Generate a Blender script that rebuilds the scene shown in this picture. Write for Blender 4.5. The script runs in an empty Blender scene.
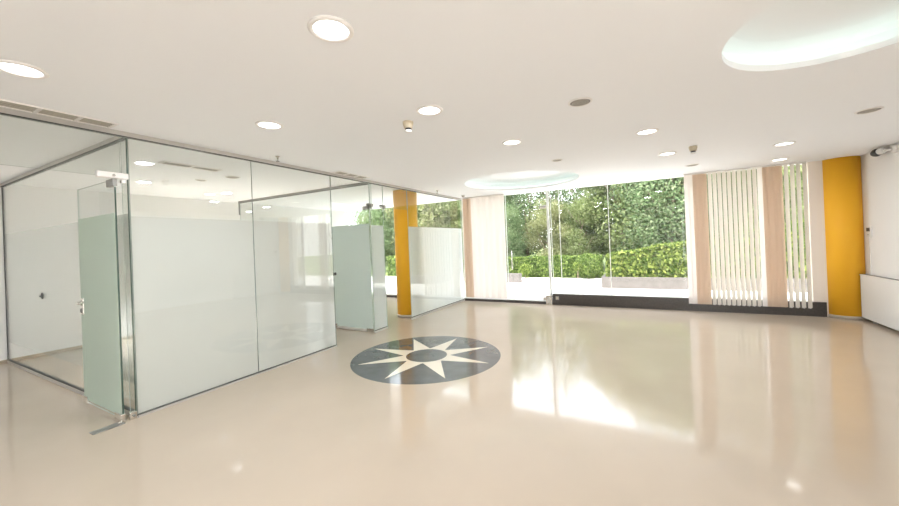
import bpy, bmesh, math, random
import numpy as np
from mathutils import Vector, Matrix

random.seed(7)
rng = np.random.default_rng(11)
S = bpy.context.scene
COL = S.collection
PI = math.pi

# ------------------------------------------------------------------ camera
F_PX, YAW, PITCH, ROLL, CX, CY = 358.35, math.radians(28.386), math.radians(0.199), math.radians(-2.307), 453.93, 242.08
cam_d = bpy.data.cameras.new('camera')
cam = bpy.data.objects.new('camera', cam_d); COL.objects.link(cam)
fw = Vector((-math.sin(YAW)*math.cos(PITCH), math.cos(YAW)*math.cos(PITCH), math.sin(PITCH)))
rt = Vector((math.cos(YAW), math.sin(YAW), 0)); up = rt.cross(fw)
R2 = rt*math.cos(ROLL)+up*math.sin(ROLL); U2 = -rt*math.sin(ROLL)+up*math.cos(ROLL)
M = Matrix((R2, U2, -fw)).transposed().to_4x4(); M.translation = Vector((0, 0, 1.6))
cam.matrix_world = M
cam_d.sensor_fit = 'HORIZONTAL'; cam_d.sensor_width = 36.0; cam_d.lens = F_PX/899*36
cam_d.shift_x = (449.5-CX)/899; cam_d.shift_y = -(253-CY)/899
cam_d.clip_start = 0.02; cam_d.clip_end = 300
S.camera = cam

# ------------------------------------------------------------------ light and exposure
S.view_settings.view_transform = 'Standard'; S.view_settings.look = 'None'
S.view_settings.exposure = 0.72; S.view_settings.gamma = 1.0
S.view_settings.use_curve_mapping = False
OFFICE_W = 125.0         # watts of the office lamp, and of the added corridor lamps below
CORRIDOR_W = 9.0
LAMP_W = 9.0            # watts of a hall downlight
COVE_E = 1.3           # emission of the hidden cove strips
w = bpy.data.worlds.new('sky'); S.world = w; w.use_nodes = True
nt = w.node_tree; nt.nodes.clear()
sky = nt.nodes.new('ShaderNodeTexSky'); sky.sky_type = 'NISHITA'; sky.sun_disc = False
sky.sun_elevation = math.radians(55); sky.sun_rotation = math.radians(120); sky.dust_density = 6.0; sky.air_density = 1.0; sky.ozone_density = 1.0
mixw = nt.nodes.new('ShaderNodeMixRGB'); mixw.inputs[0].default_value = 0.6
mulw = nt.nodes.new('ShaderNodeMixRGB'); mulw.blend_type = 'MULTIPLY'; mulw.inputs[0].default_value = 1.0; mulw.inputs[2].default_value = (0.18, 0.18, 0.18, 1)
bg = nt.nodes.new('ShaderNodeBackground'); wo = nt.nodes.new('ShaderNodeOutputWorld')
nt.links.new(sky.outputs[0], mulw.inputs[1])
nt.links.new(mulw.outputs[0], mixw.inputs[1]); mixw.inputs[2].default_value = (1.0, 1.0, 1.0, 1)
nt.links.new(mixw.outputs[0], bg.inputs[0]); bg.inputs[1].default_value = 4.5
nt.links.new(bg.outputs[0], wo.inputs[0])
sd = bpy.data.lights.new('sun', 'SUN'); sd.energy = 5.5; sd.angle = math.radians(2); sd.color = (1.0, 0.95, 0.85)
sun = bpy.data.objects.new('sun', sd); COL.objects.link(sun)
sun.rotation_euler = Vector((0.42, 0.62, -0.66)).to_track_quat('-Z', 'Y').to_euler()
sun.location = (-6, -8, 12)

# ------------------------------------------------------------------ constants of the room
XW = -4.515            # long glass partition
HC = 2.832             # ceiling
HR = 2.787             # under the partition rail
YC = 1.61              # left glass partition
YW = 8.87              # face of the window plinth
YG = 8.97              # window glass
XL, XR, YB = -8.97, 3.30, -3.6
DOOR_H = 2.36

# ------------------------------------------------------------------ materials
def new_mat(name):
    m = bpy.data.materials.new(name); m.use_nodes = True
    return m, m.node_tree, m.node_tree.nodes['Principled BSDF']

def pmat(name, col, rough=0.5, metal=0.0, spec=0.5, noise=None, bump=None, coat=0.0):
    m, t, p = new_mat(name)
    p.inputs['Base Color'].default_value = (*col, 1); p.inputs['Roughness'].default_value = rough
    p.inputs['Metallic'].default_value = metal; p.inputs['Specular IOR Level'].default_value = spec
    p.inputs['Coat Weight'].default_value = coat; p.inputs['Coat Roughness'].default_value = 0.03
    if noise or bump:
        tc = t.nodes.new('ShaderNodeTexCoord'); n = t.nodes.new('ShaderNodeTexNoise')
        t.links.new(tc.outputs['Object'], n.inputs['Vector'])
        sc, amt = noise or bump
        n.inputs['Scale'].default_value = sc; n.inputs['Detail'].default_value = 5
        if noise:
            r = t.nodes.new('ShaderNodeValToRGB')
            r.color_ramp.elements[0].position = 0.3; r.color_ramp.elements[1].position = 0.7
            r.color_ramp.elements[0].color = (*[v*(1-amt) for v in col], 1)
            r.color_ramp.elements[1].color = (*[min(1, v*(1+amt)) for v in col], 1)
            t.links.new(n.outputs['Fac'], r.inputs[0]); t.links.new(r.outputs[0], p.inputs['Base Color'])
        if bump:
            n2 = t.nodes.new('ShaderNodeTexNoise'); n2.inputs['Scale'].default_value = bump[0]
            t.links.new(tc.outputs['Object'], n2.inputs['Vector'])
            b = t.nodes.new('ShaderNodeBump'); b.inputs['Strength'].default_value = bump[1]; b.inputs['Distance'].default_value = 0.01
            t.links.new(n2.outputs['Fac'], b.inputs['Height']); t.links.new(b.outputs[0], p.inputs['Normal'])
    return m

def emit(name, col, st):
    m = bpy.data.materials.new(name); m.use_nodes = True; t = m.node_tree; t.nodes.clear()
    e = t.nodes.new('ShaderNodeEmission'); e.inputs[0].default_value = (*col, 1); e.inputs[1].default_value = st
    o = t.nodes.new('ShaderNodeOutputMaterial'); t.links.new(e.outputs[0], o.inputs[0]); return m

def glass_mat(name, tint, refl=0.04):
    m = bpy.data.materials.new(name); m.use_nodes = True; t = m.node_tree; t.nodes.clear()
    tr = t.nodes.new('ShaderNodeBsdfTransparent'); tr.inputs[0].default_value = (*tint, 1)
    gl = t.nodes.new('ShaderNodeBsdfGlossy'); gl.inputs['Roughness'].default_value = 0.0; gl.inputs[0].default_value = (1, 1, 1, 1)
    lw = t.nodes.new('ShaderNodeLayerWeight'); lw.inputs[0].default_value = 0.5
    pw = t.nodes.new('ShaderNodeMath'); pw.operation = 'POWER'; pw.inputs[1].default_value = 5
    ml = t.nodes.new('ShaderNodeMath'); ml.operation = 'MULTIPLY_ADD'; ml.inputs[1].default_value = 0.9; ml.inputs[2].default_value = refl
    mx = t.nodes.new('ShaderNodeMixShader'); o = t.nodes.new('ShaderNodeOutputMaterial')
    t.links.new(lw.outputs['Facing'], pw.inputs[0]); t.links.new(pw.outputs[0], ml.inputs[0]); t.links.new(ml.outputs[0], mx.inputs[0])
    t.links.new(tr.outputs[0], mx.inputs[1]); t.links.new(gl.outputs[0], mx.inputs[2]); t.links.new(mx.outputs[0], o.inputs[0])
    return m

def thin_mat(name, col, transl=0.5, clear=0.0, noise=0.0):
    """sheet that scatters light to both sides: frosted film, blind fabric, leaves"""
    m = bpy.data.materials.new(name); m.use_nodes = True; t = m.node_tree; t.nodes.clear()
    d = t.nodes.new('ShaderNodeBsdfDiffuse'); x = t.nodes.new('ShaderNodeBsdfTranslucent')
    d.inputs[0].default_value = (*col, 1); x.inputs[0].default_value = (*col, 1)
    mx = t.nodes.new('ShaderNodeMixShader'); mx.inputs[0].default_value = transl
    t.links.new(d.outputs[0], mx.inputs[1]); t.links.new(x.outputs[0], mx.inputs[2])
    o = t.nodes.new('ShaderNodeOutputMaterial'); out = mx
    if clear > 0:
        tr = t.nodes.new('ShaderNodeBsdfTransparent'); m2 = t.nodes.new('ShaderNodeMixShader'); m2.inputs[0].default_value = clear
        t.links.new(mx.outputs[0], m2.inputs[1]); t.links.new(tr.outputs[0], m2.inputs[2]); out = m2
    if noise > 0:
        tc = t.nodes.new('ShaderNodeTexCoord'); n = t.nodes.new('ShaderNodeTexNoise'); n.inputs['Scale'].default_value = 3
        t.links.new(tc.outputs['Object'], n.inputs['Vector'])
        r = t.nodes.new('ShaderNodeValToRGB')
        r.color_ramp.elements[0].color = (*[v*(1-noise) for v in col], 1); r.color_ramp.elements[1].color = (*[min(1, v*(1+noise)) for v in col], 1)
        t.links.new(n.outputs['Fac'], r.inputs[0]); t.links.new(r.outputs[0], d.inputs[0]); t.links.new(r.outputs[0], x.inputs[0])
    t.links.new(out.outputs[0], o.inputs[0])
    return m

def leaf_mat(name, c0, c1, c2):
    m = bpy.data.materials.new(name); m.use_nodes = True; t = m.node_tree; t.nodes.clear()
    g = t.nodes.new('ShaderNodeNewGeometry'); r = t.nodes.new('ShaderNodeValToRGB')
    r.color_ramp.elements[0].color = (*c0, 1); r.color_ramp.elements[1].color = (*c2, 1)
    e = r.color_ramp.elements.new(0.5); e.color = (*c1, 1)
    d = t.nodes.new('ShaderNodeBsdfDiffuse'); x = t.nodes.new('ShaderNodeBsdfTranslucent')
    mx = t.nodes.new('ShaderNodeMixShader'); mx.inputs[0].default_value = 0.4
    o = t.nodes.new('ShaderNodeOutputMaterial')
    t.links.new(g.outputs['Random Per Island'], r.inputs[0])
    t.links.new(r.outputs[0], d.inputs[0]); t.links.new(r.outputs[0], x.inputs[0])
    t.links.new(d.outputs[0], mx.inputs[1]); t.links.new(x.outputs[0], mx.inputs[2]); t.links.new(mx.outputs[0], o.inputs[0])
    return m

M_FLOOR = pmat('polished_beige_terrazzo', (0.50, 0.42, 0.335), rough=0.07, spec=0.68, noise=(1.3, 0.03))
M_CEIL = pmat('ceiling_paint', (0.92, 0.925, 0.94), rough=0.9, spec=0.2)
M_WALL = pmat('white_wall_paint', (0.90, 0.89, 0.88), rough=0.85, spec=0.2)
M_WARMWALL = pmat('cream_wall_paint', (0.88, 0.79, 0.70), rough=0.85, spec=0.2)
M_YEL = pmat('yellow_paint', (0.96, 0.50, 0.03), rough=0.45, spec=0.3)
M_BASE = pmat('grey_base_stone', (0.52, 0.44, 0.34), rough=0.35)
M_BLACK = pmat('dark_granite', (0.055, 0.046, 0.040), rough=0.35, noise=(40, 0.25))
M_SILL = pmat('white_sill', (0.85, 0.85, 0.84), rough=0.3)
M_ALU = pmat('brushed_aluminium', (0.62, 0.60, 0.57), rough=0.35, metal=0.6)
M_ALUD = pmat('grey_aluminium', (0.30, 0.30, 0.28), rough=0.4, metal=0.5)
M_CHROME = pmat('chrome', (0.72, 0.70, 0.66), rough=0.18, metal=1.0)
M_WHMETAL = pmat('white_coated_metal', (0.86, 0.83, 0.80), rough=0.3)
M_WHPLAS = pmat('white_plastic', (0.82, 0.81, 0.79), rough=0.4)
M_BEIGEPL = pmat('aged_plastic', (0.60, 0.52, 0.38), rough=0.5)
M_DARKPL = pmat('dark_plastic', (0.03, 0.03, 0.035), rough=0.35)
M_GREYGR = pmat('grey_grille', (0.36, 0.33, 0.30), rough=0.6)
M_VENT = pmat('vent_louvre', (0.45, 0.42, 0.36), rough=0.6)
M_GASKET = pmat('dark_gasket', (0.045, 0.05, 0.045), rough=0.5)
M_MED = pmat('grey_marble_inlay', (0.10, 0.11, 0.115), rough=0.08, spec=0.6, noise=(5, 0.18))
M_MEDW = pmat('cream_marble_inlay', (0.80, 0.74, 0.62), rough=0.07, spec=0.6)
M_GLASS = glass_mat('partition_glass', (0.965, 0.98, 0.97), 0.045)
M_GLASSG = glass_mat('green_door_glass', (0.90, 0.95, 0.91), 0.04)
M_CLEAR = glass_mat('window_glass', (0.985, 0.995, 0.99), 0.025)
M_EDGE = pmat('glass_edge', (0.055, 0.10, 0.08), rough=0.15)
M_EDGEL = pmat('pale_glass_edge', (0.52, 0.60, 0.56), rough=0.2)
M_EDGEM = pmat('grey_green_glass_edge', (0.20, 0.24, 0.22), rough=0.3)
M_JOINT = pmat('white_silicone_joint', (0.85, 0.87, 0.84), rough=0.5)
M_FILM = thin_mat('frosted_film', (0.76, 0.745, 0.72), 0.09, 0.04, 0.03)
M_FILMW = thin_mat('pale_frosted_film', (0.92, 0.93, 0.93), 0.5, 0.04)
M_FILMG = thin_mat('green_frosted_film', (0.76, 0.84, 0.76), 0.5, 0.06)
M_FILMP = thin_mat('pale_green_frosted_film', (0.82, 0.90, 0.87), 0.5, 0.06)
M_FILMT = thin_mat('faint_film', (0.80, 0.86, 0.84), 0.5, 0.72)
M_BLW = thin_mat('white_blind_fabric', (0.90, 0.86, 0.80), 0.35)
M_BLB = thin_mat('tan_blind_fabric', (0.80, 0.66, 0.53), 0.3)
M_BLP = thin_mat('pale_pink_blind_fabric', (0.92, 0.88, 0.85), 0.5)
M_LENS = emit('lamp_lens', (1.0, 0.98, 0.94), 4.0)
M_COVE = emit('cove_strip', (0.78, 1.0, 0.88), COVE_E)
M_PAVE = pmat('pale_paving', (0.78, 0.77, 0.75), rough=0.8, noise=(2.0, 0.05))
M_GRASS = pmat('grass_ground', (0.16, 0.22, 0.06), rough=0.9, noise=(3, 0.3))
M_CONC = pmat('planter_concrete', (0.095, 0.088, 0.085), rough=0.85, noise=(6, 0.12))
M_BARK = pmat('bark', (0.17, 0.13, 0.10), rough=0.9, noise=(9, 0.3))
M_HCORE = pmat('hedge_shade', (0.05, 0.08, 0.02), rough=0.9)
M_LEAF = [leaf_mat('leaf_mid_green', (0.108, 0.151, 0.054), (0.180, 0.230, 0.094), (0.274, 0.310, 0.166)),
          leaf_mat('leaf_cool_green', (0.086, 0.144, 0.065), (0.151, 0.216, 0.108), (0.238, 0.295, 0.173)),
          leaf_mat('leaf_olive', (0.137, 0.158, 0.061), (0.223, 0.245, 0.115), (0.310, 0.324, 0.202))]
M_HLEAF = leaf_mat('hedge_leaf', (0.04, 0.08, 0.018), (0.12, 0.175, 0.045), (0.30, 0.36, 0.10))
M_HLEAF2 = leaf_mat('dark_hedge_leaf', (0.04, 0.08, 0.02), (0.11, 0.17, 0.045), (0.24, 0.31, 0.10))

# ------------------------------------------------------------------ helpers
def props(o, label=None, cat=None, group=None, kind=None):
    if label: o['label'] = label
    if cat: o['category'] = cat
    if group: o['group'] = group
    if kind: o['kind'] = kind
    return o

def empty(name, loc, label, cat, group=None, rz=0):
    o = bpy.data.objects.new(name, None); COL.objects.link(o)
    o.location = loc; o.rotation_euler = (0, 0, rz); o.empty_display_size = 0.1
    return props(o, label, cat, group)

class MB:
    def __init__(self): self.bm = bmesh.new()
    def box(self, x0, x1, y0, y1, z0, z1, mi=0, bev=0.0):
        r = bmesh.ops.create_cube(self.bm, size=1)
        for v in r['verts']:
            v.co = Vector(((x0+x1)/2+v.co.x*(x1-x0), (y0+y1)/2+v.co.y*(y1-y0), (z0+z1)/2+v.co.z*(z1-z0)))
        fs = list({f for v in r['verts'] for f in v.link_faces})
        for f in fs: f.material_index = mi
        if bev > 0:
            es = list({e for v in r['verts'] for e in v.link_edges})
            bmesh.ops.bevel(self.bm, geom=es, offset=bev, segments=2, affect='EDGES', profile=0.5)
        return self
    def pane(self, x0, x1, y0, y1, z0, z1):
        """glass sheet: the two big faces take slot 0, the cut edges slot 1"""
        r = bmesh.ops.create_cube(self.bm, size=1)
        for v in r['verts']:
            v.co = Vector(((x0+x1)/2+v.co.x*(x1-x0), (y0+y1)/2+v.co.y*(y1-y0), (z0+z1)/2+v.co.z*(z1-z0)))
        fs = list({f for v in r['verts'] for f in v.link_faces})
        fs.sort(key=lambda f: -f.calc_area())
        for i, f in enumerate(fs): f.material_index = 0 if i < 2 else 1
        return self
    def lathe(self, prof, cx=0, cy=0, z=0, seg=48, cap0=True, cap1=True, ax='Z', mi=0):
        rings = []
        for (r, h) in prof:
            ring = []
            for k in range(seg):
                a = 2*PI*k/seg; u, v = r*math.cos(a), r*math.sin(a)
                if ax == 'Z': p = (cx+u, cy+v, z+h)
                elif ax == 'Y': p = (cx+u, cy+h, z+v)
                else: p = (cx+h, cy+u, z+v)
                ring.append(self.bm.verts.new(p))
            rings.append(ring)
        for a, b in zip(rings, rings[1:]):
            for k in range(seg):
                f = self.bm.faces.new((a[k], a[(k+1) % seg], b[(k+1) % seg], b[k])); f.smooth = True; f.material_index = mi
        if cap0: self.bm.faces.new(rings[0]).material_index = mi
        if cap1: self.bm.faces.new(rings[-1][::-1]).material_index = mi
        return self
    def tube(self, pts, r, seg=10):
        pts = [Vector(p) for p in pts]; rings = []
        for i, p in enumerate(pts):
            d = (pts[min(i+1, len(pts)-1)]-pts[max(i-1, 0)]).normalized()
            a = d.cross(Vector((0, 0, 1)));
            if a.length < 1e-3: a = Vector((1, 0, 0))
            a.normalize(); b = d.cross(a); rr = r[i] if isinstance(r, (list, tuple)) else r
            rings.append([self.bm.verts.new(p+(a*math.cos(2*PI*k/seg)+b*math.sin(2*PI*k/seg))*rr) for k in range(seg)])
        for a, b in zip(rings, rings[1:]):
            for k in range(seg):
                f = self.bm.faces.new((a[k], a[(k+1) % seg], b[(k+1) % seg], b[k])); f.smooth = True
        self.bm.faces.new(rings[0][::-1]); self.bm.faces.new(rings[-1]); return self
    def poly(self, pts, z0, z1, mi=0):
        a = [self.bm.verts.new((p[0], p[1], z0)) for p in pts]; b = [self.bm.verts.new((p[0], p[1], z1)) for p in pts]
        n = len(pts)
        self.bm.faces.new(b).material_index = mi; self.bm.faces.new(a[::-1]).material_index = mi
        for k in range(n): self.bm.faces.new((a[k], a[(k+1) % n], b[(k+1) % n], b[k])).material_index = mi
        return self
    def build(self, name, mats, parent=None, kind=None, loc=None):
        bmesh.ops.recalc_face_normals(self.bm, faces=self.bm.faces[:])
        me = bpy.data.meshes.new(name); self.bm.to_mesh(me); self.bm.free()
        for m in (mats if isinstance(mats, (list, tuple)) else [mats]): me.materials.append(m)
        o = bpy.data.objects.new(name, me); COL.objects.link(o)
        if loc: 
            o.location = loc
        if parent: o.parent = parent
        if kind: o['kind'] = kind
        return o

def under(o, root):
    """parent an object built in world coordinates under a thing whose Empty stands elsewhere"""
    o.parent = root
    o.matrix_parent_inverse = Matrix.LocRotScale(root.location, root.rotation_euler, None).inverted()
    return o

def copy_tree(o, parent=None):
    c = o.copy(); COL.objects.link(c)
    if parent: c.parent = parent
    for ch in list(o.children): copy_tree(ch, c)
    return c

# ================================================================== SETTING
MB().box(XL, XR, YB, YG-0.02, -0.2, 0.0).build('floor', M_FLOOR, kind='structure')

COVES = [((1.168, 3.002), 0.675), ((-2.30, 7.27), 1.165)]
def make_ceiling():
    bm = bmesh.new(); edges = []
    def loop(pts, z):
        vs = [bm.verts.new((x, y, z)) for x, y in pts]
        es = [bm.edges.new((vs[i], vs[(i+1) % len(vs)])) for i in range(len(vs))]
        return vs, es
    _, es = loop([(XL-.15, YB-.15), (XR+.15, YB-.15), (XR+.15, 9.15), (XL-.15, 9.15)], HC); edges += es
    rings = []
    for (c, r) in COVES:
        vs, es = loop([(c[0]+r*math.cos(2*PI*k/72), c[1]+r*math.sin(2*PI*k/72)) for k in range(72)], HC)
        edges += es; rings.append((c, r, vs))
    bmesh.ops.triangle_fill(bm, edges=edges, use_beauty=True)
    for c, r, vs in rings:                       # lip, hidden ledge, outer wall and domed top of each recess
        prev = vs
        for (rr, h) in ((r+.0, .045), (r+.14, .05), (r+.14, .15), (r+.10, .19), (r-.02, .215), (r*.7, .225), (r*.3, .23)):
            cur = [bm.verts.new((c[0]+rr*math.cos(2*PI*k/72), c[1]+rr*math.sin(2*PI*k/72), HC+h)) for k in range(72)]
            for k in range(72): bm.faces.new((prev[k], prev[(k+1) % 72], cur[(k+1) % 72], cur[k]))
            prev = cur
        bm.faces.new(prev)
    bmesh.ops.recalc_face_normals(bm, faces=bm.faces[:])
    me = bpy.data.meshes.new('ceiling'); bm.to_mesh(me); bm.free(); me.materials.append(M_CEIL)
    o = bpy.data.objects.new('ceiling', me); COL.objects.link(o); o['kind'] = 'structure'
make_ceiling()
MB().box(XL-.15, XL, YB, 9.1, 0, HC).build('wall_left', M_WALL, kind='structure')
def pierced(n, fixed0, fixed1, a0, a1, u0, u1, z0, z1, axis):
    b = MB(); f = (lambda p, q, r, t: b.box(p, q, fixed0, fixed1, r, t)) if axis == 'X' else (lambda p, q, r, t: b.box(fixed0, fixed1, p, q, r, t))
    f(a0, u0, 0, HC); f(u1, a1, 0, HC); f(u0, u1, 0, z0); f(u0, u1, z1, HC)
    b.build(n, M_WALL, kind='structure')
# two unseen windows added behind the viewer to bring daylight into the hall
pierced('wall_rear', YB-.15, YB, XL-.15, XR+.15, 1.55, 3.10, .25, 2.65, 'X')
pierced('wall_right', XR, XR+.15, YB, 9.1, -3.3, -.5, .25, 2.65, 'Y')
MB().pane(1.55, 3.10, YB-.08, YB-.068, .25, 2.65).build('window_9', [M_CLEAR, M_EDGEL], kind='structure')
MB().pane(XR+.068, XR+.08, -3.3, -.5, .25, 2.65).build('window_10', [M_CLEAR, M_EDGEL], kind='structure')
MB().box(2.63, XR, 8.90, 9.10, 0, HC).build('wall_window', M_WARMWALL, kind='structure')
# window plinth, sill and low threshold
MB().box(-2.10, 2.80, YW, 9.12, 0, 0.262).build('trim_1', M_BLACK, kind='structure')
MB().box(-2.10, 2.625, YW+.005, 9.16, 0.262, 0.272).build('trim_2', M_SILL, kind='structure')
MB().box(XL, -2.10, YW, 9.10, 0, 0.062).build('trim_3', M_BLACK, kind='structure')
MB().box(XL, -2.22, YW+.02, 9.10, 0.062, 0.085).build('trim_4', M_SILL, kind='structure')
# glass panes of the shopfront with pale joints
panes = [(-8.95, -6.85, .085), (-6.84, -4.60, .085), (-4.44, -3.27, .085), (-2.08, -1.885, .272), (-1.878, -0.775, .272), (-0.768, 0.79, .272), (0.80, 2.62, .272)]
for i, (x0, x1, z0) in enumerate(panes):
    MB().pane(x0, x1, YG-.006, YG+.006, z0, HC-.01).build('window_%d' % (i+1), [M_CLEAR, M_EDGEL], kind='structure')
for i, (x, z0, wd) in enumerate([(-6.845, .085, .03), (-4.52, .085, .07), (-3.26, .085, .012), (-2.09, .272, .012), (-1.882, .272, .014), (-0.772, .272, .014), (0.795, .272, .02)]):
    MB().box(x-wd/2, x+wd/2, YG-.012, YG+.012, z0, HC-.005).build('trim_%d' % (i+5), M_JOINT, kind='structure')
# entrance door: frameless glass with patch fittings
dr = MB().pane(-3.25, -2.20, YG-.006, YG+.006, 0.09, 2.42).build('door_1', [M_CLEAR, M_EDGEL], kind='structure')
for (x0, x1, z0, z1, nm) in ((-2.36, -2.185, .088, .16, 'bottom_patch'), (-2.36, -2.185, 2.38, 2.46, 'top_patch')):
    MB().box(x0, x1, YG-.025, YG+.025, z0, z1, bev=.004).build(nm, M_CHROME, dr)
b = MB(); b.tube([(-3.12, YG-.07, .85), (-3.12, YG-.07, 1.35)], .014); b.tube([(-3.12, YG-.07, .92), (-3.12, YG, .92)], .01); b.tube([(-3.12, YG-.07, 1.28), (-3.12, YG, 1.28)], .01)
b.build('pull_handle', M_CHROME, dr)
MB().box(-2.185, -2.130, YG-.018, YG+.018, .07, HC-.01).build('trim_20', M_JOINT, kind='structure')
MB().pane(-3.25, -2.20, YG-.006, YG+.006, 2.43, HC-.01).build('window_8', [M_CLEAR, M_EDGEL], kind='structure')
pf = empty('door_pivot', (-2.13, 8.86, 0), 'chrome floor pivot fitting at the foot of the entrance door', 'door fitting')
under(MB().box(-2.25, -2.10, 8.79, 8.868, .0, .235, bev=.006).build('housing', M_CHROME), pf)
under(MB().box(-2.215, -2.135, 8.775, 8.79, .05, .18, bev=.004).build('cover_cap', M_ALU), pf)
so = empty('floor_socket', (-1.985, 8.86, .13), 'small square metal socket plate on the dark plinth beside the entrance door', 'socket')
under(MB().box(-2.03, -1.95, 8.856, 8.870, .12, .21, bev=.003).build('plate', M_GREYGR), so)
under(MB().box(-2.01, -1.97, 8.852, 8.856, .145, .185).build('insert', M_BEIGEPL), so)
# exterior ground
MB().box(-40, 40, -30, YB-.15, -0.25, -0.02).build('ground.002', M_PAVE, kind='structure')
MB().box(XR+.15, 40, YB-.15, 8.95, -0.25, -0.02).build('ground.003', M_PAVE, kind='structure')
MB().box(-40, 40, 8.95, 15.2, -0.25, -0.02).build('ground', M_PAVE, kind='structure')
MB().box(-60, 60, 15.2, 70, -0.28, -0.03).build('ground.001', M_GRASS, kind='structure')
# partition rails on the ceiling (dark gasket line under a light rail)
def rail(n, x0, x1, y0, y1, mat):
    o = MB().box(x0, x1, y0, y1, HR, HC-.001).build('trim_%d' % n, mat, kind='structure')
    MB().box(x0, x1, y0, y1, HR-.008, HR).build('gasket', M_GASKET, o)
rail(12, XW-.022, XW+.022, -1.0, 8.85, M_ALU)
rail(13, XL, XW-.03, YC-.02, YC+.02, M_ALU)
rail(14, -8.72, XW-.03, 5.19, 5.23, M_ALUD)
MB().box(-8.72, -8.69, 5.195, 5.225, 2.50, HR-.008).build('trim_15', M_ALUD, kind='structure')
MB().box(XL+.001, XL+.03, YC-.008, YC+.008, 0, HR-.01).build('trim_16', M_GASKET, kind='structure')
MB().box(XR-.014, XR, YB, 8.70, 0, .06).build('baseboard_right', M_BASE, kind='structure')
MB().box(XL, XL+.012, YB, 8.85, 0, .05).build('baseboard_left', M_BASE, kind='structure')

# ================================================================== GLASS PARTITIONS
FT = 2.0   # top of the frosted film
G = .006
def partition(label, y0, y1, z0, z1, film=None, ch=0.0, edge=M_EDGEL, ftop=FT, group=None, glass=M_GLASS):
    o = MB().pane(XW-G, XW+G, y0, y1, z0+ch, z1).build('glass_panel', [glass, edge])
    props(o, label, 'glass partition', group)
    if film: MB().box(XW-G-.003, XW-G-.0012, y0+.003, y1-.003, z0+ch+.01, ftop).build('frosted_film', film, o)
    if ch:
        MB().box(XW-.014, XW+.014, y0, y1, z0, z0+ch).build('bottom_channel', M_ALU, o)
        MB().box(XW-.0145, XW+.0145, y0, y1, z0+ch-.001, z0+ch+.007).build('gasket', M_GASKET, o)
    return o
TOP = HR-.009
partition('clear glass transom above the open green door at far left', 0.30, 1.545, DOOR_H+.015, TOP)
partition('narrow clear glass strip between the open green door and the frosted wall', 1.555, 1.607, 0, TOP, None, .02, M_EDGEL)
partition('first large frosted glass panel of the long partition, beside the green door', 1.612, 2.870, 0, TOP, M_FILM, .022, M_EDGEM)
partition('second large frosted glass panel of the long partition, nearer the star floor inlay', 2.8725, 4.195, 0, TOP, M_FILM, .022, M_EDGEM)
partition('clear glass transom above the second open door near the yellow pillar', 4.201, 5.115, DOOR_H, TOP)
partition('narrow frosted glass strip between the second door and the passage', 5.130, 5.500, 0, TOP, M_FILMW, .035)
partition('clear glass transom spanning the passage before the yellow pillar', 5.506, 6.305, DOOR_H, TOP)
partition('wide frosted glass panel running from the yellow pillar to the window', 6.315, 8.840, 0, TOP, M_FILMW, .045)
# left partition seen end-on to the corridor
o = MB().pane(XL+.03, XW-.03, YC-G, YC+G, .05, TOP).build('glass_panel', [M_GLASS, M_EDGE]); props(o, 'clear glass side wall reaching back from the corner behind the open green door', 'glass partition')
MB().box(XL+.04, XW-.04, YC+G+.001, YC+G+.003, .32, 2.03).build('frosted_film', M_FILMT, o)
MB().box(XL+.02, XW-.03, YC-.016, YC+.016, 0, .05).build('bottom_channel', M_ALU, o)
MB().box(XL+.02, XW-.03, YC-.0165, YC+.0165, .046, .054).build('gasket', M_GASKET, o)
b = MB(); b.lathe([(.004, -.012), (.035, -.010), (.045, -.004), (.045, 0)], -7.20, YC-G, 1.115, 16, ax='Y'); b.box(-7.27, -7.19, YC-.022, YC-.016, 1.10, 1.118)
b.build('lock_mark', M_GASKET, o)
# rear cross partition inside the office
o = MB().pane(-8.68, XW-.03, 5.204, 5.216, .03, TOP).build('glass_panel', [M_GLASS, M_EDGEL]); props(o, 'cross glass partition under the sloping grey rail behind the frosted wall', 'glass partition')
MB().box(-8.67, XW-.04, 5.218, 5.220, .04, FT).build('frosted_film', M_FILMT, o)
MB().box(-8.68, XW-.03, 5.195, 5.225, 0, .03).build('bottom_channel', M_ALU, o)

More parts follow.
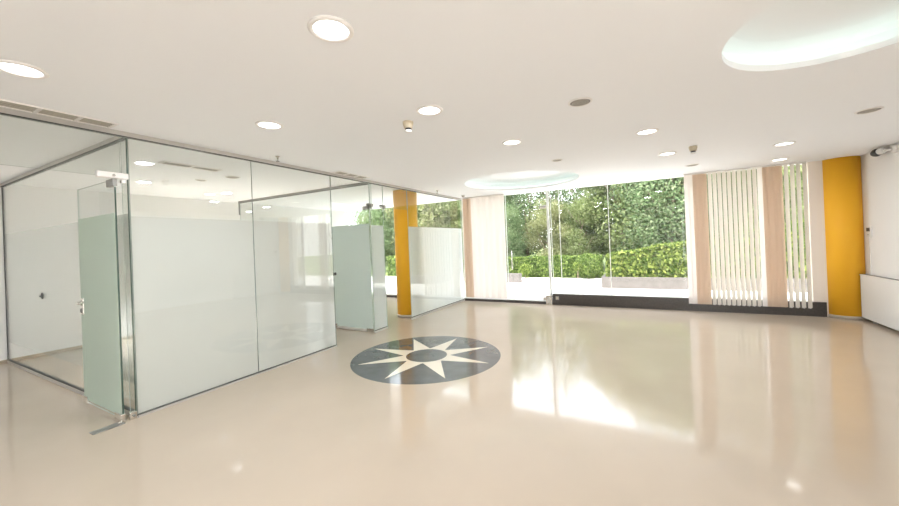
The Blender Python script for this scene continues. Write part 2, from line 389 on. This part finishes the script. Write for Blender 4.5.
# ------------------------------------------------------------------ glass doors (standing open into the rooms)
def glass_door(pos, rz, width, label, film, edge, handle):
    r = empty('glass_door', pos, label, 'glass door', rz=rz)      # leaf runs along local -X from the pivot
    MB().pane(-width, -.004, -G, G, .03, DOOR_H-.005).build('glass_leaf', [M_GLASS, M_EDGEL], r)
    MB().box(-.004, .001, -G, G, .08, DOOR_H-.08).build('hinge_edge', edge, r)
    MB().box(-width+.006, -.012, -G-.003, -G-.0012, .06, 2.03).build('frosted_film', film, r)
    for nm, x0, x1, z0, z1 in (('pivot_patch', -.16, .0, .012, .075), ('lock_patch', -width, -width+.10, .012, .10), ('top_patch', -.16, .0, DOOR_H-.07, DOOR_H)):
        MB().box(x0, x1, -.017, .017, z0, z1, bev=.004).build(nm, M_CHROME if nm != 'top_patch' else M_ALUD, r)
    if handle == 'lever':
        b = MB(); b.box(-width-.004, -width+.085, -.016, .016, .985, 1.165, bev=.012); b.build('lock_case', M_CHROME, r)
        for s in (-1, 1):
            h = MB(); h.lathe([(.030, .012*s), (.030, .022*s), (.014, .024*s), (.014, .05*s)], -width+.045, 0, 1.115, 20, ax='Y')
            h.tube([(-width+.045, s*.055, 1.115), (-width+.10, s*.06, 1.115), (-width+.19, s*.055, 1.115)], .012)
            h.build('lever_handle', M_CHROME, r)
            h = MB(); h.lathe([(.026, .012*s), (.026, .022*s), (.012, .026*s)], -width+.045, 0, 1.03, 20, ax='Y'); h.build('lock_rosette', M_ALUD, r)
    else:
        for s in (-1, 1):
            h = MB(); h.lathe([(.03, 0), (.03, .008*s), (.012, .012*s), (.012, .035*s), (.032, .045*s), (.034, .065*s), (.02, .075*s)], -width+.10, G*s, 1.09, 20, ax='Y')
            h.build('door_knob', M_DARKPL, r)
    return r
glass_door((XW-.008, 1.505, 0), math.radians(-0.5), 0.975, 'open green frosted glass door with lever handle at far left', M_FILMG, M_EDGE, 'lever')
d2 = glass_door((XW-.012, 5.12, 0), math.radians(-2), 1.06, 'second open pale frosted glass door with a dark knob near the yellow pillar', M_FILMP, M_EDGEL, 'knob')
b = MB(); b.box(-.95, -.17, -.016, .016, .012, .05, bev=.003); b.build('bottom_rail', M_ALU, d2)
# patch fittings fixed to transoms and strips
def patch(y0, y1, z, label, mat, hook=True):
    r = empty('patch_fitting', (XW, (y0+y1)/2, z), label, 'door fitting')
    under(MB().box(XW-.028, XW+.028, y0, y1, z-.025, z+.03, bev=.005).build('clamp_plate', mat), r)
    under(MB().box(XW-.02, XW+.02, y1-.055, y1-.02, z-.065, z-.025, bev=.003).build('pivot_block', M_CHROME), r)
    under(MB().lathe([(.012, 0), (.012, .012), (.006, .016)], XW+.028, (y0+y1)/2, z, 14, ax='X').build('bolt_cap', M_CHROME), r)
patch(1.37, 1.60, 2.385, 'long white patch fitting at the top corner of the green door', M_WHMETAL)
patch(5.06, 5.20, 2.37, 'grey patch fitting above the second open door', M_ALUD)
patch(5.42, 5.56, 2.37, 'grey patch fitting at the passage transom left of the yellow pillar', M_ALUD)
r = empty('floor_pivot', (XW, 1.57, 0), 'small chrome clamp at the foot of the narrow glass strip', 'door fitting')
under(MB().box(XW-.022, XW+.022, 1.545, 1.60, .0, .075, bev=.004).build('clamp', M_CHROME), r)
under(MB().lathe([(.012, 0), (.012, .01), (.006, .014)], XW+.022, 1.575, .04, 14, ax='X').build('bolt_cap', M_ALUD), r)
r = empty('floor_spring', (XW, 1.30, 0), 'flat steel floor closer plate set in the floor below the green door', 'door closer')
under(MB().box(XW-.05, XW+.05, 1.27, 1.50, 0.0, .004, bev=.001).build('cover_plate', M_ALUD), r)
under(MB().lathe([(.018, 0), (.018, .012)], XW, 1.475, .004, 16).build('spindle', M_CHROME), r)

# ================================================================== COLUMNS
c = empty('pillar', (3.08, 9.0, 0), 'round yellow pillar at right beside the white radiator', 'pillar')
under(MB().lathe([(.27, .055), (.27, HC-.002)], 3.08, 9.0, 0, 64).build('shaft', M_YEL), c)
under(MB().lathe([(.276, 0), (.276, .05), (.27, .055)], 3.08, 9.0, 0, 64).build('base_ring', M_BASE), c)
c = empty('pillar', (-4.82, 6.66, 0), 'yellow pillar behind the frosted glass near the star floor inlay', 'pillar')
under(MB().lathe([(.265, .065), (.265, HC-.002)], -4.82, 6.66, 0, 64).build('shaft', M_YEL), c)
under(MB().lathe([(.271, 0), (.271, .06), (.265, .065)], -4.82, 6.66, 0, 64).build('base_ring', M_BASE), c)

# ================================================================== FLOOR INLAY
mc = (-2.865, 4.335)
md = empty('floor_medallion', (*mc, 0), 'round grey stone inlay with an eight-pointed cream star in the floor', 'floor inlay')
MB().lathe([(1.06, 0), (1.06, .0015)], 0, 0, 0, 96).build('disc', M_MED, md)
for k in range(8):
    a = math.radians(45*k+1); h = math.radians(21)
    pts = [(.30*math.cos(a-h*1.05), .30*math.sin(a-h*1.05)), (.40*math.cos(a-h*.78), .40*math.sin(a-h*.78)) if False else (.345*math.cos(a-h), .345*math.sin(a-h)), (.96*math.cos(a), .96*math.sin(a)), (.345*math.cos(a+h), .345*math.sin(a+h)), (.30*math.cos(a+h*1.05), .30*math.sin(a+h*1.05))]
    MB().poly(pts, .0015, .0025).build('star_ray', M_MEDW, md)
MB().lathe([(.345, 0.0015), (.345, .0022)], 0, 0, 0, 64).build('star_ring', M_MEDW, md)
MB().lathe([(.295, 0.0022), (.295, .003)], 0, 0, 0, 64).build('centre_disc', M_MED, md)

# ================================================================== BLINDS
def slat(mb, x, w, ang, z0, z1, y):
    dx, dy = w/2*math.cos(ang), w/2*math.sin(ang); nx, ny = -math.sin(ang)*.0012, math.cos(ang)*.0012
    mb.poly([(x-dx-nx, y-dy-ny), (x+dx-nx, y+dy-ny), (x+dx+nx, y+dy+ny), (x-dx+nx, y-dy+ny)], z0, z1)
def blind(label, x0, x1, ybl, runs, zb):
    r = empty('vertical_blind', ((x0+x1)/2, ybl, zb), label, 'blind')
    under(MB().box(x0, x1, ybl-.02, ybl+.02, HC-.03, HC-.002, bev=.003).build('head_rail', M_WHMETAL), r)
    for (a0, a1, n, w, ang, mat, weights) in runs:
        for k in range(n):
            x = a0+(a1-a0)*(k+.5)/n
            m = MB(); slat(m, x, w, math.radians(ang if weights else ang+(9 if k % 2 else -9)), zb, HC-.03, ybl)
            s = under(m.build('slat', mat), r)
            if weights:
                q = MB(); q.box(x-.010, x+.010, ybl-.018, ybl+.018, zb-.006, zb+.012)
                wgt = q.build('weight', M_WHPLAS); wgt.parent = s; wgt.matrix_parent_inverse = Matrix.Translation(r.location).inverted() if False else Matrix.Identity(4)
                wgt.matrix_parent_inverse = s.matrix_parent_inverse.inverted() @ Matrix.Translation(r.location).inverted() if False else Matrix.Identity(4)
    return r
blind('tan and white vertical blind gathered left of the entrance door', -4.42, -3.22, 8.80,
      [(-4.42, -4.20, 4, .075, 20, M_BLB, False), (-4.19, -3.24, 11, .094, 24, M_BLP, False)], .11)
blind('long vertical blind with tan and open white slats beside the right pillar', .70, 2.60, 8.80,
      [(.71, .85, 2, .085, 8, M_BLP, False), (.86, 1.085, 5, .066, 24, M_BLB, False), (1.10, 1.88, 10, .088, 36, M_BLW, True),
       (1.885, 1.96, 1, .08, 8, M_BLP, False), (1.965, 2.25, 6, .068, 24, M_BLB, False), (2.26, 2.60, 4, .092, 36, M_BLW, True)], .16)

# ================================================================== RADIATOR, WALL DEVICES
rd = empty('radiator', (3.25, 7.9, .02), 'long white panel radiator low on the right wall', 'radiator')
under(MB().box(3.19, 3.28, 7.0, 8.74, .05, .775, bev=.006).build('front_panel', M_WHPLAS), rd)
b = MB()
b.box(3.185, 3.285, 6.995, 8.745, .775, .79, bev=.003)
under(b.build('top_cover', M_WHMETAL), rd)
b = MB()
for k in range(41): b.box(3.205, 3.27, 7.03+k*.0415, 7.048+k*.0415, .7895, .793)
under(b.build('top_grille', M_GREYGR), rd)
for yy in (7.25, 8.45): under(MB().box(3.22, 3.27, yy-.025, yy+.025, 0, .05).build('foot', M_GREYGR), rd)
th = empty('thermostat', (3.30, 8.66, 1.45), 'small white wall thermostat with grey display beside the right pillar', 'thermostat')
under(MB().box(3.278, 3.30, 8.58, 8.72, 1.42, 1.60, bev=.006).build('housing', M_WHPLAS), th)
under(MB().box(3.275, 3.279, 8.60, 8.70, 1.52, 1.58).build('display', M_DARKPL), th)
under(MB().lathe([(.009, 0), (.009, -.006)], 3.278, 8.65, 1.465, 14, ax='X').build('button', M_GREYGR), th)
props(MB().box(3.288, 3.30, 8.655, 8.675, .795, 1.42).build('cable_conduit', M_WHMETAL), 'thin vertical white cable conduit below the thermostat', 'conduit')
cc = empty('security_camera', (3.30, 7.9, 2.75), 'white and black security camera high on the right wall', 'camera')
under(MB().lathe([(.065, 0), (.065, -.025), (.04, -.05)], 3.30, 7.84, 2.745, 24, ax='X').build('wall_mount', M_WHMETAL), cc)
under(MB().tube([(3.26, 7.84, 2.745), (3.21, 7.87, 2.74), (3.20, 7.92, 2.75)], .018).build('arm', M_WHMETAL), cc)
b = MB(); b.lathe([(.03, 0), (.045, .015), (.045, .07), (.05, .08)], 3.20, 7.92, 2.752, 24, ax='Y'); under(b.build('body', M_WHPLAS), cc)
under(MB().lathe([(.052, .0), (.062, .11), (.050, .16), (.015, .17)], 3.20, 8.0, 2.752, 24, ax='Y').build('lens_hood', M_DARKPL), cc)

# hidden light strips lying on the ledge of each ceiling cove
for (c0, r0), lab in zip(COVES, ('glowing strip hidden in the large near ceiling cove at top right', 'glowing strip hidden in the smaller far ceiling cove near the window')):
    b = MB()
    b.lathe([(r0+.09, .055), (r0+.09, .075), (r0+.12, .075), (r0+.12, .055)], 0, 0, 0, 72, cap0=False, cap1=False)
    props(b.build('cove_light_strip', M_COVE, loc=(c0[0], c0[1], HC)), lab, 'light strip')

# ================================================================== CEILING FITTINGS
def downlight(x, y, label, group=None, r=.095, watt=None, spread=175):
    o = empty('ceiling_downlight', (x, y, HC), label, 'downlight', group)
    MB().lathe([(r+.028, 0), (r+.030, -.006), (r+.020, -.014), (r+.002, -.012), (r, -.002)], 0, 0, 0, 48, cap0=False, cap1=False).build('trim_ring', M_WHMETAL, o)
    MB().lathe([(r, -.004), (r*.6, -.007)], 0, 0, 0, 48).build('lens', M_LENS, o)
    if watt is None: return o
    ld = bpy.data.lights.new('lamp_light', 'AREA'); ld.shape = 'DISK'; ld.size = 2*r*.95; ld.energy = watt; ld.color = (.91, .95, 1.0); ld.spread = math.radians(spread)
    lo = bpy.data.objects.new('lamp_light', ld); COL.objects.link(lo); lo.parent = o; lo.location = (0, 0, -.012)
    return o
for x, y, lab in [(-3.50, .72, 'round downlight at the far left above the linear ceiling vent'),
                  (-1.52, 1.463, 'largest round downlight, top left of centre and nearest the viewer'),
                  (-3.21, 2.245, 'round downlight closest to the long glass partition'),
                  (-1.716, 2.807, 'round downlight beside the small beige detector at centre'),
                  (-1.44, 4.29, 'round downlight in front of the smaller far ceiling cove'),
                  (.04, 4.84, 'round downlight below and right of the near round speaker grille'),
                  (.31, 6.342, 'round downlight nearest the middle of the big window'),
                  (1.76, 6.75, 'right-hand round downlight in front of the tan blind slats'),
                  (2.07, 8.20, 'round downlight right above the tan blind slats at the window')]:
    downlight(x, y, lab, watt=LAMP_W if y < 8 else None)
downlight(-7.98, 4.17, 'round downlight deep on the office ceiling left of the hanging rail post', watt=OFFICE_W, spread=72)
for x, y in [(-6.6, -.9), (-8.2, -.9), (1.9, .6), (-1.6, -1.2), (1.2, -1.6), (-3.6, -2.0)]:  # out-of-view lamps added to brighten the corridor and hall
    downlight(x, y, 'unseen round downlight added beside or behind the viewer to brighten the rooms', 'added downlights outside the view', watt=CORRIDOR_W if x < -5 else LAMP_W*1.5)

def speaker(x, y, r, label, cat='speaker', name='ceiling_speaker'):
    o = empty(name, (x, y, HC), label, cat)
    MB().lathe([(r, 0), (r, -.006), (r-.012, -.012), (r-.018, -.008)], 0, 0, 0, 40, cap0=False, cap1=False).build('rim', M_WHMETAL, o)
    g = MB(); g.lathe([(r-.017, -.006), (r*.4, -.010)], 0, 0, 0, 40)
    g.build('grille', M_GREYGR, o)
    for k in range(1, 4):
        rr = (r-.02)*k/4
        MB().lathe([(rr, -.010), (rr+.004, -.0125), (rr+.008, -.010)], 0, 0, 0, 40, cap0=False, cap1=False).build('grille_ring', M_VENT, o)
    return o
speaker(-.49, 3.41, .105, 'round grey speaker grille in the middle of the ceiling')
speaker(2.11, 5.45, .105, 'round grey speaker grille at the right edge of the ceiling')
speaker(-1.195, 5.69, .085, 'small round grey grille by the far ceiling cove', 'ceiling vent', 'ceiling_grille')
speaker(.75, 7.70, .11, 'round grey grille close to the right end of the window', 'ceiling vent', 'ceiling_grille')
speaker(-5.935, 3.46, .11, 'round grey grille on the office ceiling behind the frosted wall', 'ceiling vent', 'ceiling_grille')
speaker(-6.55, 3.29, .085, 'smaller round grille on the office ceiling deeper behind the frosted wall', 'ceiling vent', 'ceiling_grille')

def detector(x, y, label):
    o = empty('smoke_detector', (x, y, HC), label, 'detector')
    MB().lathe([(.052, 0), (.052, -.02), (.044, -.05), (.040, -.065)], 0, 0, 0, 32).build('base', M_BEIGEPL, o)
    MB().lathe([(.030, -.065), (.030, -.085)], 0, 0, 0, 24).build('sensor_gap', M_DARKPL, o)
    MB().lathe([(.036, -.085), (.034, -.10), (.012, -.108)], 0, 0, 0, 24).build('sensor_cap', M_WHPLAS, o)
detector(-2.065, 2.956, 'small beige smoke detector beside the centre downlight')
detector(.612, 6.085, 'small beige smoke detector near the right window blind')
def sprinkler(x, y, label):
    o = empty('sprinkler', (x, y, HC), label, 'sprinkler')
    MB().lathe([(.03, 0), (.03, -.005), (.012, -.012), (.010, -.04)], 0, 0, 0, 20).build('body', M_CHROME, o)
    MB().lathe([(.004, -.04), (.004, -.06), (.022, -.062), (.022, -.068)], 0, 0, 0, 20).build('deflector', M_ALUD, o)
sprinkler(-4.22, 3.05, 'small chrome sprinkler beside the rail of the first frosted panel')
sprinkler(-4.22, 7.10, 'small chrome sprinkler near the far end of the partition rail')
o = empty('motion_sensor', (-4.13, 8.24, HC), 'small grey motion sensor on the ceiling before the left blind', 'sensor')
MB().lathe([(.05, 0), (.05, -.015), (.035, -.02)], 0, 0, 0, 28).build('base', M_WHPLAS, o)
MB().lathe([(.040, -.018), (.038, -.04), (.02, -.055)], 0, 0, 0, 28).build('dome', M_GREYGR, o)

def vent(x0, x1, y0, y1, n, label):
    o = empty('ceiling_vent', ((x0+x1)/2, (y0+y1)/2, HC), label, 'ceiling vent')
    b = MB(); t = .012
    b.box(x0, x0+t, y0, y1, HC-.012, HC-.0005); b.box(x1-t, x1, y0, y1, HC-.012, HC-.0005)
    L = (y1-y0)/n
    for k in range(n+1):
        yy = min(max(y0+L*k, y0+t), y1-t); b.box(x0+t, x1-t, yy-t, yy+t, HC-.012, HC-.0005)
    under(b.build('frame', M_WHMETAL), o)
    for k in range(n):
        b = MB(); b.box(x0+t, x1-t, y0+L*k+t, y0+L*(k+1)-t, HC-.003, HC-.0005)
        for j in range(4):
            xx = x0+t+(x1-x0-2*t)*(j+.5)/4
            b.box(xx-.003, xx+.003, y0+L*k+t, y0+L*(k+1)-t, HC-.009, HC-.003)
        under(b.build('louvre', M_VENT), o)
vent(-4.45, -4.26, .50, 1.46, 4, 'long beige linear vent in the ceiling above the green door')
vent(-4.47, -4.29, 4.19, 4.90, 3, 'short pale linear vent in the ceiling before the second door')
vent(-5.68, -5.52, 2.34, 3.07, 2, 'grey linear vent on the office ceiling behind the frosted wall')

# ================================================================== OUTDOORS
def leaves_mesh(name, P, N, size, mat, extra=None):
    """one leaf quad (kite) per point, roughly facing N"""
    n = len(P)
    J = rng.normal(size=(n, 3))*.75+N; J /= np.linalg.norm(J, axis=1)[:, None]
    A = np.cross(J, rng.normal(size=(n, 3))); A /= np.linalg.norm(A, axis=1)[:, None]
    B = np.cross(J, A); s = size*(.6+.8*rng.random(n))[:, None]
    V = np.stack([P-A*s, P-B*s*.55+J*s*.15, P+A*s, P+B*s*.55+J*s*.15], 1).reshape(-1, 3)
    me = bpy.data.meshes.new(name)
    me.vertices.add(4*n); me.loops.add(4*n); me.polygons.add(n)
    me.vertices.foreach_set('co', V.astype(np.float32).ravel())
    me.loops.foreach_set('vertex_index', np.arange(4*n, dtype=np.int32))
    me.polygons.foreach_set('loop_start', np.arange(0, 4*n, 4, dtype=np.int32))
    me.update(calc_edges=True); me.materials.append(mat)
    return me

def tree_mesh(seed, mat, nb, per, h0, h1, rad, leaf):
    r = np.random.default_rng(seed); Ps, Ns = [], []
    for k in range(nb):
        z = h0+(h1-h0)*(k+.5)/nb; t = (z-h0)/(h1-h0)
        rr = rad*(.55+.75*math.sin(PI*min(1, t*.85+.12)))*.62; a = r.random()*2*PI
        c = np.array([math.cos(a)*rr*.75, math.sin(a)*rr*.75, z]); br = rad*(.42+.25*r.random())
        d = r.normal(size=(per, 3)); d /= np.linalg.norm(d, axis=1)[:, None]
        Ps.append(c+d*br*(r.random((per, 1))**.33)*np.array([1, 1, .8])); Ns.append(d)
    return leaves_mesh('crown', np.concatenate(Ps), np.concatenate(Ns), leaf, mat)

def trunk_mesh(seed, h, rad):
    r = random.Random(seed); m = MB()
    pts = [(0, 0, -.1)]; 
    for k in range(1, 7): pts.append((r.uniform(-.12, .12)*k*.4, r.uniform(-.12, .12)*k*.4, h*k/6))
    m.tube(pts, [rad*(1-.13*k) for k in range(7)], 9)
    for k in range(5):
        p = Vector(pts[2+k % 4]); a = r.random()*2*PI
        m.tube([p, p+Vector((math.cos(a)*.5, math.sin(a)*.5, .5)), p+Vector((math.cos(a)*1.1, math.sin(a)*1.1, 1.3))], [rad*.4, rad*.28, rad*.1], 6)
    bmesh.ops.recalc_face_normals(m.bm, faces=m.bm.faces[:])
    me = bpy.data.meshes.new('trunk'); m.bm.to_mesh(me); m.bm.free(); me.materials.append(M_BARK); return me
protos = []
for k in range(5):
    protos.append((tree_mesh(20+k, M_LEAF[[0, 1, 2, 0, 1][k]], 20, 1000 if k < 4 else 260, .7, 5.2, 1.75, .056), trunk_mesh(40+k, 4.4, .13)))
def tree(x, y, k, s, rz, label, group):
    o = empty('tree', (x, y, -.05), label, 'tree', group, rz); o.scale = (s, s, s)
    for me, nm in ((protos[k][0], 'crown'), (protos[k][1], 'trunk')):
        q = bpy.data.objects.new(nm, me); COL.objects.link(q); q.parent = o
LBL = ['leafy green tree in the woodland row beyond the hedges', 'woodland trees']
xs = np.linspace(-14.5, 7.0, 14)
for i, x in enumerate(xs):
    tree(x+rng.uniform(-.4, .4), 18.2+rng.uniform(-.8, .8), i % 4, (.60+.06*rng.random()) if -6.6 < x < -2.2 else 1.14+.14*rng.random(), rng.random()*6.28, *LBL)
for i, x in enumerate((-8.4, -7.3, -6.2, -5.2, -4.2, -3.2)): tree(x, 20.4+.3*(i % 2), 4, (1.15, .95, 1.2, 1.0, 1.25, 1.1)[i], i*1.3, *LBL)
for i, x in enumerate(np.linspace(-19, 9, 13)):
    tree(x+rng.uniform(-.6, .6), 22.5+rng.uniform(-.8, .8), (i*3+1) % 4, (.68+.06*rng.random()) if -9 < x < -2.6 else 1.3+.2*rng.random(), rng.random()*6.28, *LBL)
tree(.95, 17.2, 1, 1.0, 1.0, *LBL)

def hedge(x0, x1, y0, y1, z0, za, zb, label, mat, dens, leaf, nm='hedge'):
    """clipped hedge: leafy skin over a dark core; top rises from za (x0) to zb (x1)"""
    L, D = x1-x0, y1-y0; top = lambda x: za+(zb-za)*(x-x0)/L
    P, N = [], []
    n = int(L*D*dens); u = rng.random((n, 2)); X = x0+u[:, 0]*L; P.append(np.c_[X, y0+u[:, 1]*D, top(X)-.06*rng.random(n)**2+.05*np.sin(X*5)*rng.random(n)]); N.append(np.tile([0, 0, 1.], (n, 1)))
    n = int(L*(za+zb)/2*dens)
    for yy, s in ((y0, -1), (y1, 1)):
        u = rng.random((n, 2)); X = x0+u[:, 0]*L; P.append(np.c_[X, yy-s*.12*rng.random(n)+.03*np.sin(X*7), z0+u[:, 1]*(top(X)-z0)]); N.append(np.tile([0, s*1., .2], (n, 1)))
    n = int(D*(za+zb)/2*dens)
    for xx, s, zt in ((x0, -1, za), (x1, 1, zb)):
        u = rng.random((n, 2)); P.append(np.c_[xx-s*.1*rng.random(n), y0+u[:, 0]*D, z0+u[:, 1]*(zt-z0)]); N.append(np.tile([s*1., 0, .2], (n, 1)))
    o = empty(nm, ((x0+x1)/2, (y0+y1)/2, z0), label, 'hedge')
    me = leaves_mesh('foliage', np.concatenate(P), np.concatenate(N), leaf, mat)
    q = bpy.data.objects.new('foliage', me); COL.objects.link(q); under(q, o)
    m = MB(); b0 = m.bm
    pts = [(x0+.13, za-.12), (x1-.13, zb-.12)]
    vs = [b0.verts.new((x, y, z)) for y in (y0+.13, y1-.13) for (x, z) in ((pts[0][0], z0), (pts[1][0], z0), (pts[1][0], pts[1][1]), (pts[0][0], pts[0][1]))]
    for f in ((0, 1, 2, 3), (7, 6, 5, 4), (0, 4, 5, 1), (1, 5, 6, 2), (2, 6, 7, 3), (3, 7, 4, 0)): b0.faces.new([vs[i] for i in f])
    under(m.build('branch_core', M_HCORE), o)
    return o
pl = empty('planter', (1.2, 13.0, -.02), 'long grey concrete planter under the big right hedge', 'planter')
b = MB(); b.box(-1.35, 4.2, 12.3, 12.42, -.02, .33, bev=.01); b.box(-1.35, 4.2, 13.7, 13.82, -.02, .33, bev=.01); b.box(-1.35, -1.23, 12.42, 13.7, -.02, .33); b.box(4.08, 4.2, 12.42, 13.7, -.02, .33)
under(b.build('wall', M_CONC), pl)
under(MB().box(-1.23, 4.08, 12.42, 13.7, -.02, .26).build('soil', M_BARK), pl)
hedge(-1.20, 4.05, 12.45, 13.65, .26, 1.0, 1.88, 'big bright clipped hedge in the concrete planter at right', M_HLEAF, 800, .06)
hedge(-5.9, -1.7, 15.4, 16.4, -.03, .82, .86, 'low clipped hedge beyond the paving behind the entrance door', M_HLEAF2, 700, .055)
hedge(-12.5, -6.4, 15.4, 16.4, -.03, 1.0, 1.0, 'distant low hedge seen left of the blinds', M_HLEAF2, 350, .07)
def topiary(x, y, zc, r, label, mat, stem=True):
    o = empty('topiary_shrub', (x, y, -.02), label, 'shrub')
    d = rng.normal(size=(700 if r < .3 else 2600, 3)); d /= np.linalg.norm(d, axis=1)[:, None]
    me = leaves_mesh('foliage', np.array([0, 0, zc+.02])+d*r*(.75+.3*rng.random((len(d), 1))), d, .04, mat)
    q = bpy.data.objects.new('foliage', me); COL.objects.link(q); q.parent = o
    MB().tube([(0, 0, 0), (.01, 0, zc)], .018, 8).build('stem', M_BARK, o)
topiary(-2.45, 14.6, .50, .17, 'small round bright shrub on a thin stem before the low hedge', M_HLEAF)
topiary(-2.15, 15.05, .50, .48, 'rounded dark green shrub at the right end of the low hedge', M_HLEAF2)
topiary(-4.65, 14.9, .36, .24, 'low round shrub at the left end of the paving', M_HLEAF)
pw = props(MB().box(-7.0, -4.35, 13.2, 13.5, -.02, .33, bev=.01).build('kerb_wall', M_CONC), 'low grey wall on the paving right of the gathered blind', 'wall')
